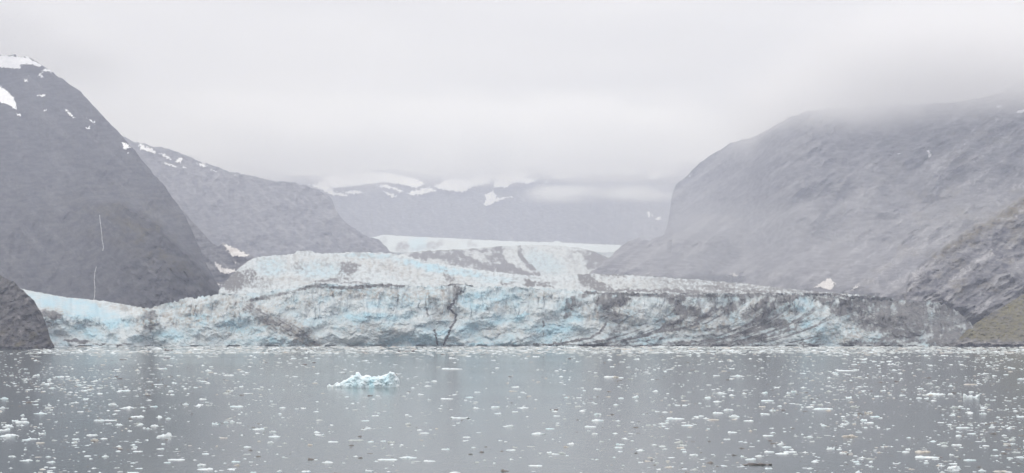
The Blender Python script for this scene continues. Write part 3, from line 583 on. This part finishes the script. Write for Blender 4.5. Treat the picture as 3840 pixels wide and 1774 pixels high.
W1 = [(80,765,150,30,'H'),(65,690,90,25,'H'),(180,655,110,22,'F'),(325,582,115,22,'P'),(35,465,65,25,'H'),(20,540,50,25,'H'),(25,720,70,18,'F'),(1325,765,130,45,'P'),(1020,540,120,25,'P'),(1105,610,110,20,'F'),(905,512,70,20,'H'),(955,675,65,18,'P'),(1190,705,40,22,'P'),(1245,685,70,25,'H'),(800,640,90,18,'F'),(890,637,100,10,'F'),(1495,510,55,20,'H'),(1635,468,65,14,'F'),(1905,528,110,18,'F'),(1310,225,70,20,'H'),(1680,240,60,22,'P'),(1950,245,45,14,'H'),(1840,275,90,12,'F'),(2080,710,100,18,'F'),(2210,770,100,18,'F'),(1870,650,45,25,'H'),(1820,655,45,18,'H'),(1650,1032,130,18,'F'),(1655,908,60,15,'F'),(1900,972,75,16,'F'),(1420,955,140,14,'F'),(410,1060,60,14,'H'),(410,975,75,18,'P'),(390,932,50,15,'H'),(95,928,55,14,'H'),(210,962,110,18,'P'),(1070,1058,100,10,'F'),(1120,1025,60,8,'F'),(1110,888,80,10,'F'),(1290,868,65,12,'F'),(850,930,60,22,'H'),(2250,1048,45,20,'H'),(2040,1058,50,14,'F'),(1345,978,60,14,'F'),(740,757,95,14,'F'),(260,788,80,13,'F'),(610,790,60,14,'F'),(440,800,45,14,'H','grey'),(765,800,70,25,'J','tan'),(340,745,60,20,'J'),(180,598,35,20,'P'),(970,870,50,12,'H','dark'),(1360,75,70,22,'J','dark'),(990,148,60,10,'F','dark'),(325,820,70,14,'F','tan'),(1105,665,60,16,'H','grey'),(1355,625,45,18,'H'),(640,355,70,14,'H'),(1000,400,100,16,'F'),(470,290,90,16,'F'),(140,110,0,0,'F')]
W2 = [(905,635,70,10,'F'),(790,805,130,18,'H'),(650,818,140,12,'F'),(940,828,85,12,'F'),(235,838,80,18,'H'),(275,695,75,10,'F'),(430,685,110,12,'F','grey'),(1480,588,75,18,'H'),(1690,640,100,18,'H'),(1585,460,85,20,'P'),(1395,457,65,16,'F'),(1260,463,55,15,'P'),(2100,548,90,18,'F'),(2050,592,85,16,'F'),(2100,507,55,20,'H'),(2240,550,40,14,'P'),(2360,387,50,22,'P'),(2545,570,60,14,'H'),(1670,860,100,10,'F'),(1810,780,55,12,'F'),(1245,735,35,12,'H'),(1500,752,70,10,'F'),(1530,488,45,10,'F'),(1410,500,50,12,'F'),(1115,908,80,14,'H'),(525,895,60,15,'J'),(2245,735,60,12,'F'),(2255,762,35,10,'H'),(2395,755,60,12,'H'),(2490,716,40,12,'H'),(2080,640,45,14,'H'),(1150,530,140,14,'J'),(1770,605,65,10,'F'),(1885,390,40,12,'H'),(1270,353,45,10,'F'),(1530,317,60,10,'F'),(1215,388,55,10,'F'),(2100,330,60,8,'F'),(2190,248,100,14,'F'),(1095,192,150,12,'F'),(1100,118,60,12,'P'),(495,136,60,10,'P'),(475,80,75,8,'F','dark'),(780,70,120,14,'J','dark'),(1035,92,40,10,'P','dark'),(1300,93,50,5,'F','dark'),(1800,472,60,8,'F','dark'),(1885,730,40,14,'H','tan'),(1300,765,35,12,'H','dark'),(530,376,40,10,'F','dark'),(515,602,60,12,'P'),(495,550,60,10,'F'),(180,648,70,12,'J'),(620,690,40,9,'F'),(1195,663,55,8,'F'),(1640,727,60,5,'F','grey'),(845,830,65,8,'F','grey'),(1515,345,60,8,'F','tan'),(880,368,45,12,'P'),(1060,398,90,10,'F')]
W3 = [(1940,385,140,22,'F'),(2195,405,120,40,'J'),(2070,920,95,40,'H'),(1880,838,180,18,'F'),(2185,858,95,14,'F'),(2275,935,60,18,'H'),(1845,800,110,22,'F','tan'),(820,745,50,30,'P'),(865,765,70,16,'F'),(740,800,75,18,'F'),(890,800,100,14,'F'),(830,812,100,16,'F'),(670,830,70,16,'H'),(605,855,80,22,'F'),(195,822,65,18,'H'),(65,560,135,18,'F'),(485,545,80,25,'H'),(370,520,80,18,'F'),(445,498,75,20,'H'),(475,658,70,14,'F'),(150,608,90,14,'F'),(765,662,45,14,'H'),(1130,490,140,16,'F'),(1030,475,60,12,'F'),(1355,475,75,20,'J','grey'),(1500,545,75,12,'F'),(1320,688,125,25,'J','tan'),(1300,213,150,10,'F'),(1030,692,50,16,'H'),(395,378,85,20,'P'),(510,252,110,20,'P'),(705,375,50,20,'P'),(1035,918,50,12,'H'),(1475,905,40,14,'H'),(735,918,55,12,'F'),(2550,545,60,12,'F'),(2550,275,50,16,'H'),(2560,840,60,18,'H'),(2135,625,100,14,'F'),(2280,525,55,18,'J'),(2180,515,60,14,'H'),(2075,480,75,25,'J','grey'),(2090,750,75,14,'F'),(2055,820,40,15,'P'),(2420,940,140,14,'J','tan'),(650,890,220,22,'J','dark'),(765,738,40,8,'F','dark'),(545,772,50,10,'P','dark'),(335,568,90,14,'F','tan'),(1455,520,60,20,'J','tan'),(725,430,95,12,'F'),(710,525,70,12,'F'),(365,437,65,14,'H'),(590,575,75,12,'F'),(730,682,80,12,'F'),(1100,695,40,12,'H','grey'),(2310,460,50,18,'J','grey'),(1330,440,45,12,'H','tan'),(2190,312,100,10,'F','tan')]
spots = []
for L_, x0, sc_ in ((W1, 0, .4658), (W2, 1100, .5435), (W3, 2500, .5202)):
    for e in L_:
        if e[2] == 0: continue
        px, py = x0+e[0]*sc_, 1280+e[1]*sc_
        if any(abs(px-s[0]) < 14 and abs(py-s[1]) < 5 for s in spots): continue
        spots.append((px, py, e[2]*sc_, e[3]*sc_, e[4], e[5] if len(e) > 5 else 'white'))
def dens(px, py):
    side = np.abs(px-1850)/1900.0
    d = 0.25 + 0.75*side + 0.5*np.exp(-((px-300)/420.0)**2 - ((py-1455)/40.0)**2)*3.4 + 0.35*(px > 2300)
    d = d*(1.35 - 0.9*(py-1320)/450.0)*(0.6+1.1*perlin(px/160.0, py/32.0, 3.3)+0.7*perlin(px/50.0, py/14.0, 8.3))
    return np.clip(d, 0.04, 3)
def place(n, y0, y1, x0=-120, x1=3960):
    res = []
    while len(res) < n:
        px = rng.uniform(x0, x1, 4000); py = y0 + (y1-y0)*rng.uniform(0, 1, 4000)**1.15
        k = rng.uniform(0, 2.6, 4000) < dens(px, py)
        k &= ~((px > 1215) & (px < 1530) & (py > 1425) & (py < 1482))
        res += list(zip(px[k], py[k]))
    return res[:n]
extra = place(300-len(spots), 1335, 1772)
KS = ['F']*5 + ['H']*3 + ['P']*2 + ['J']
MS = ['white']*13 + ['grey']*3 + ['tan']*1 + ['dark']*1
for px, py in extra:
    k = KS[rng.randint(len(KS))]; wd = rng.uniform(15, 32)*(0.75+0.5*(py-1300)/470.0)
    spots.append((px, py, wd, wd*{'F': .17, 'H': .3, 'P': .34, 'J': .34}[k]*rng.uniform(.8, 1.2), k, MS[rng.randint(len(MS))]))
# words that single each piece out: kind, colour, where it floats, and its place among its likes
SHAPE = {'F': 'low flat', 'H': 'rounded', 'P': 'peaked', 'J': 'jagged'}
COLW = {'white': 'white', 'grey': 'glassy', 'tan': 'silty', 'dark': 'dark dirty'}
ORD = ['leftmost', 'second from left', 'third from left', 'fourth from left', 'fifth from left', 'sixth from left', 'seventh from left', 'eighth from left', 'ninth from left', 'tenth from left', 'eleventh from left', 'twelfth from left']
NUM = ['', '', 'two', 'three', 'four', 'five', 'six', 'seven', 'eight', 'nine', 'ten', 'eleven', 'twelve']
def region(px, py):
    row = 0 if py < 1400 else 1 if py < 1500 else 2 if py < 1640 else 3
    c = 0 if px < 480 else 1 if px < 1000 else 2 if px < 1560 else 3 if px < 2150 else 4 if px < 2750 else 5 if px < 3300 else 6
    return row, c
ROWW = ['far out', 'midway out', 'on the nearer water', 'nearest the viewer']
COLUMNW = ['below the dark shore rock', 'left of the blue iceberg', 'level with the blue iceberg', 'right of the blue iceberg', 'below the striped ice cliff', 'below the right scree', 'below the grassy knoll']
fam = {}
for i, s in enumerate(spots): fam.setdefault((s[4], s[5]) + region(s[0], s[1]), []).append(i)
for key, ids in fam.items():
    k, m, row, c = key
    ids.sort(key=lambda i: spots[i][0])
    for j, i in enumerate(ids):
        px, py, wd, hg = spots[i][:4]
        me = PROTO[(k, m)][i % len(PROTO[(k, m)])]
        nm = 'ice_floe' if k == 'F' else 'ice_chunk'
        o = bpy.data.objects.new(nm, me); COL.objects.link(o)
        Y = H*F/(py-HY); sx = wd*Y/F; zmax = max(v.co.z for v in me.vertices)
        o.location = ((px-CX)/F*Y, Y, 0); sz = hg*Y/F/zmax*0.68
        o.scale = (sx*random.choice((-1, 1)), sx*random.uniform(0.8, 1.3), sz)
        lab = f"{SHAPE[k]} {COLW[m]} {'floe' if k == 'F' else 'ice'} {ROWW[row]} {COLUMNW[c]}"
        if len(ids) > 1: lab += ', ' + ORD[j]
        tag(o, lab, 'drift ice', 'drift ice floating on the bay')

# the hundreds of small bits between them, too many to count
VS, QS, base = {m: [] for m in MI}, {m: [] for m in MI}, {m: 0 for m in MI}
TINY = [lump(PROF[k][i], 0.7, 9, 6, 0.5, i*2.3+ord(k)*.17) for k in 'FHPJ' for i in range(3)]
def bit(px, py, wd, hs, m):
    V, Q = TINY[rng.randint(len(TINY))]
    Y = H*F/(py-HY); s = wd*Y/F
    a = rng.uniform(-0.6, 0.6); c, q = math.cos(a), math.sin(a)
    X = V*np.array([s*rng.choice([-1, 1]), s, s*hs])
    P = np.stack([X[:, 0]*c - X[:, 1]*q + (px-CX)/F*Y, X[:, 0]*q + X[:, 1]*c + Y, X[:, 2]], 1)
    VS[m].append(P); QS[m].append(Q + base[m]); base[m] += len(V)
for px, py in place(11000, 1316, 1800, -1000, 4850):
    wd = np.clip(rng.lognormal(1.95, 0.55), 3.0, 22)*(0.8+0.5*(py-1300)/470.0)
    bit(px, py, wd*1.15, rng.uniform(0.25, 0.75), rng.choice(['white', 'white', 'white', 'white', 'grey', 'grey', 'tan', 'dark'], p=None))
for i in range(8000):
    py = 1299.0 + 27*rng.uniform(0, 1)**1.6*(1.0 if rng.rand() < .8 else 1.5); px = rng.uniform(100, 4300)
    if px < 700 and py < 1312 and rng.rand() < .6: continue
    bit(px, py, np.clip(rng.lognormal(2.5, 0.5), 5, 40), rng.uniform(.12, .45), rng.choice(['white', 'white', 'grey', 'grey', 'grey', 'grey', 'grey', 'tan']))
allV, allQ, mi, b0 = [], [], [], 0
me = bpy.data.meshes.new('brash_ice')
for j, m in enumerate(MI):
    V = np.concatenate(VS[m]); Q = np.concatenate(QS[m]); allV.append(V); allQ.append(Q+b0); b0 += len(V); mi += [j]*len(Q)
me = mesh_np('brash_ice', np.concatenate(allV), np.concatenate(allQ))
for m in MI: me.materials.append(MI[m])
me.polygons.foreach_set('material_index', np.array(mi, np.int32))
tag(link('brash_ice', me, None, None, True), kind='stuff')

# the blue iceberg
def iceberg():
    pts = [(190,560),(250,515),(290,550),(350,550),(460,465),(520,500),(640,420),(700,415),(800,350),(960,290),(975,220),(1040,215),(1110,320),(1180,320),(1240,290),(1330,310),(1390,345),(1440,325),(1530,335),(1570,295),(1610,320),(1740,290),(1830,260),(1870,200),(1930,225),(1990,225),(2050,310),(2110,370),(2130,450),(2142,585)]
    Y = 476.0; k = 0.1398*Y/F
    P = np.array(pts, float)
    nu, nv = 300, 130
    xs = np.linspace(190, 2142, nu); hg = np.interp(xs, P[:, 0], 592-P[:, 1])*k*1.08
    u = np.linspace(0, 1, nu); v = np.linspace(0, 1, nv); U, V = np.meshgrid(u, v)
    half = 3.6*np.clip(1-np.abs(2*u-1)**3, 0.05, 1)*(0.75+0.25*hg/hg.max())
    ang = np.pi*V
    sc = np.abs(np.sin(ang))**0.5
    x = (xs[None, :]+0*V-1166)*k
    y = -np.cos(ang)*half[None, :]; z = hg[None, :]*sc
    f1, f2, idv = worley3(x/2.0, y/1.6, z/1.6, 7); g1, g2, idg = worley3(x/0.9, y/0.8, z/0.8, 8)
    r = (1.3*(0.55-f1) + 0.5*(0.5-g1) + 0.5*(idv-0.5)*sstep(0, .25, f2-f1) + 0.25*fbm(x/0.7, y/0.7, z/0.7, 4, .6))*np.minimum(1, hg/1.8)[None, :]
    y = y - np.cos(ang)*r*1.2; z = z + np.sin(ang)*r*0.35*(1-0.7*np.abs(np.sin(ang))**8)
    z[0] = z[-1] = -1.2
    X = np.stack([x, y, np.maximum(z, -1.2)], -1).reshape(-1, 3)
    bl = np.clip(0.05 + 0.7*np.exp(-((x-3.2)/1.6)**2) + 0.6*np.exp(-((x-8)/2.2)**2)*sstep(.5, .15, V) + 0.5*np.exp(-((x+3)/3)**2)*sstep(.5, .2, V) - 0.5*sstep(0.33, 0.5, V), 0, 1)*(0.55+0.8*idv)
    M = np.stack([0.25*sstep(.35, .8, fbm(x/1.2, V*9, 23., 4)), np.clip(bl, 0, 1), 0*bl+.1], -1).reshape(-1, 3)
    m, n, b = newmat('iceberg ice'); r_, g_, b_ = mask_rgb(n)
    c = mixc(n, noise_fac(n, 1.1, 0.35, 0.65, 5, .6), (0.88, 0.92, 0.93), (0.76, 0.86, 0.89))
    c = mixc(n, g_, c, (0.56, 0.80, 0.87)); c = mixc(n, r_, c, (0.55, 0.58, 0.56))
    n.links.new(c, b.inputs['Base Color']); b.inputs['Roughness'].default_value = 0.4
    bump(n, b, noise_fac(n, 3.5, 0, 1, 6, .6), 0.2, 0.5)
    o = link('iceberg', mesh_np('iceberg', X, grid_quads(nv, nu), M), m, None, False)
    o.location = ((1200+1166*.1398-CX)/F*Y, Y, 0)
    tag(o, 'pale blue iceberg with a lumpy twin peaked outline, largest ice floating in the bay', 'iceberg')
iceberg()

# ------------------------------------------------------------------ air: haze box and low cloud
def box(name, x0, x1, y0, y1, z0, z1):
    me = bpy.data.meshes.new(name)
    c = ((x0+x1)/2, (y0+y1)/2, (z0+z1)/2); e = ((x1-x0)/2, (y1-y0)/2, (z1-z0)/2)
    v = [(a*1.0, b*1.0, d*1.0) for a in (-1, 1) for b in (-1, 1) for d in (-1, 1)]
    me.from_pydata(v, [], [(0, 1, 3, 2), (4, 6, 7, 5), (0, 4, 5, 1), (2, 3, 7, 6), (0, 2, 6, 4), (1, 5, 7, 3)])
    o = bpy.data.objects.new(name, me); COL.objects.link(o); o.location = c; o.scale = e
    return o
hm_ = bpy.data.materials.new('haze'); hm_.use_nodes = True; n = hm_.node_tree; n.nodes.clear()
o_ = n.nodes.new('ShaderNodeOutputMaterial'); v_ = n.nodes.new('ShaderNodeVolumePrincipled')
v_.inputs['Color'].default_value = (0.775, 0.825, 1.0, 1); v_.inputs['Absorption Color'].default_value = (1, 1, 1, 1); v_.inputs['Density'].default_value = HAZE; v_.inputs['Anisotropy'].default_value = 0.0
n.links.new(v_.outputs['Volume'], o_.inputs['Volume'])
hz = box('haze', -5400, 5400, -1000, 11600, -4.0, 1450); hz.data.materials.append(hm_); tag(hz, kind='stuff')

def cloud(name, x0, x1, y0, y1, z0, z1, dens, lo, scale, seed, zfade=0.5):
    m = bpy.data.materials.new('cloud'); m.use_nodes = True; n = m.node_tree; n.nodes.clear()
    o_ = n.nodes.new('ShaderNodeOutputMaterial'); v_ = n.nodes.new('ShaderNodeVolumePrincipled')
    v_.inputs['Color'].default_value = (0.985, 0.985, 0.99, 1)
    tc = n.nodes.new('ShaderNodeTexCoord').outputs['Object']
    sp = n.nodes.new('ShaderNodeSeparateXYZ'); n.links.new(tc, sp.inputs[0])
    def mr(sock, a, b):
        r = n.nodes.new('ShaderNodeMapRange'); r.interpolation_type = 'SMOOTHSTEP'
        r.inputs['From Min'].default_value = a; r.inputs['From Max'].default_value = b
        n.links.new(sock, r.inputs['Value']); return r.outputs['Result']
    def ab(sock):
        q = n.nodes.new('ShaderNodeMath'); q.operation = 'ABSOLUTE'; n.links.new(sock, q.inputs[0]); return q.outputs[0]
    d = mul(n, mr(ab(sp.outputs['X']), 1.0, 0.6), mr(ab(sp.outputs['Y']), 1.0, 0.6))
    d = mul(n, d, mul(n, mr(sp.outputs['Z'], -1.0, -1.0+2*zfade), mr(sp.outputs['Z'], 1.0, 0.7)))
    geo = n.nodes.new('ShaderNodeNewGeometry').outputs['Position']
    mp = n.nodes.new('ShaderNodeMapping'); mp.inputs['Scale'].default_value = (1, 0.6, 2.2); mp.inputs['Location'].default_value = (seed, seed, 0)
    n.links.new(geo, mp.inputs['Vector'])
    nz = n.nodes.new('ShaderNodeTexNoise'); nz.inputs['Scale'].default_value = scale; nz.inputs['Detail'].default_value = 3; n.links.new(mp.outputs['Vector'], nz.inputs['Vector'])
    d = mul(n, mul(n, d, mr(nz.outputs['Fac'], lo, lo+0.3)), dens)
    n.links.new(d, v_.inputs['Density']); n.links.new(v_.outputs['Volume'], o_.inputs['Volume'])
    o = box(name, x0, x1, y0, y1, z0, z1); o.data.materials.append(m); tag(o, kind='stuff')
    return o
cloud('clouds', 650, 2700, 3200, 5200, 550, 850, 0.0075, 0.22, 0.003, 3, 0.55)
cloud('clouds', -2300, -1150, 3300, 4800, 750, 980, 0.0045, 0.25, 0.004, 9, 0.5)
cloud('clouds', -2300, 1500, 7300, 9800, 850, 1350, 0.0034, 0.30, 0.0024, 21, 0.45)
cloud('clouds', 150, 1300, 2650, 3500, -60, 330, 0.0003, 0.25, 0.004, 13, 0.3)
cloud('clouds', 30, 1000, 7500, 8100, 715, 800, 0.006, 0.3, 0.003, 5, 0.5)
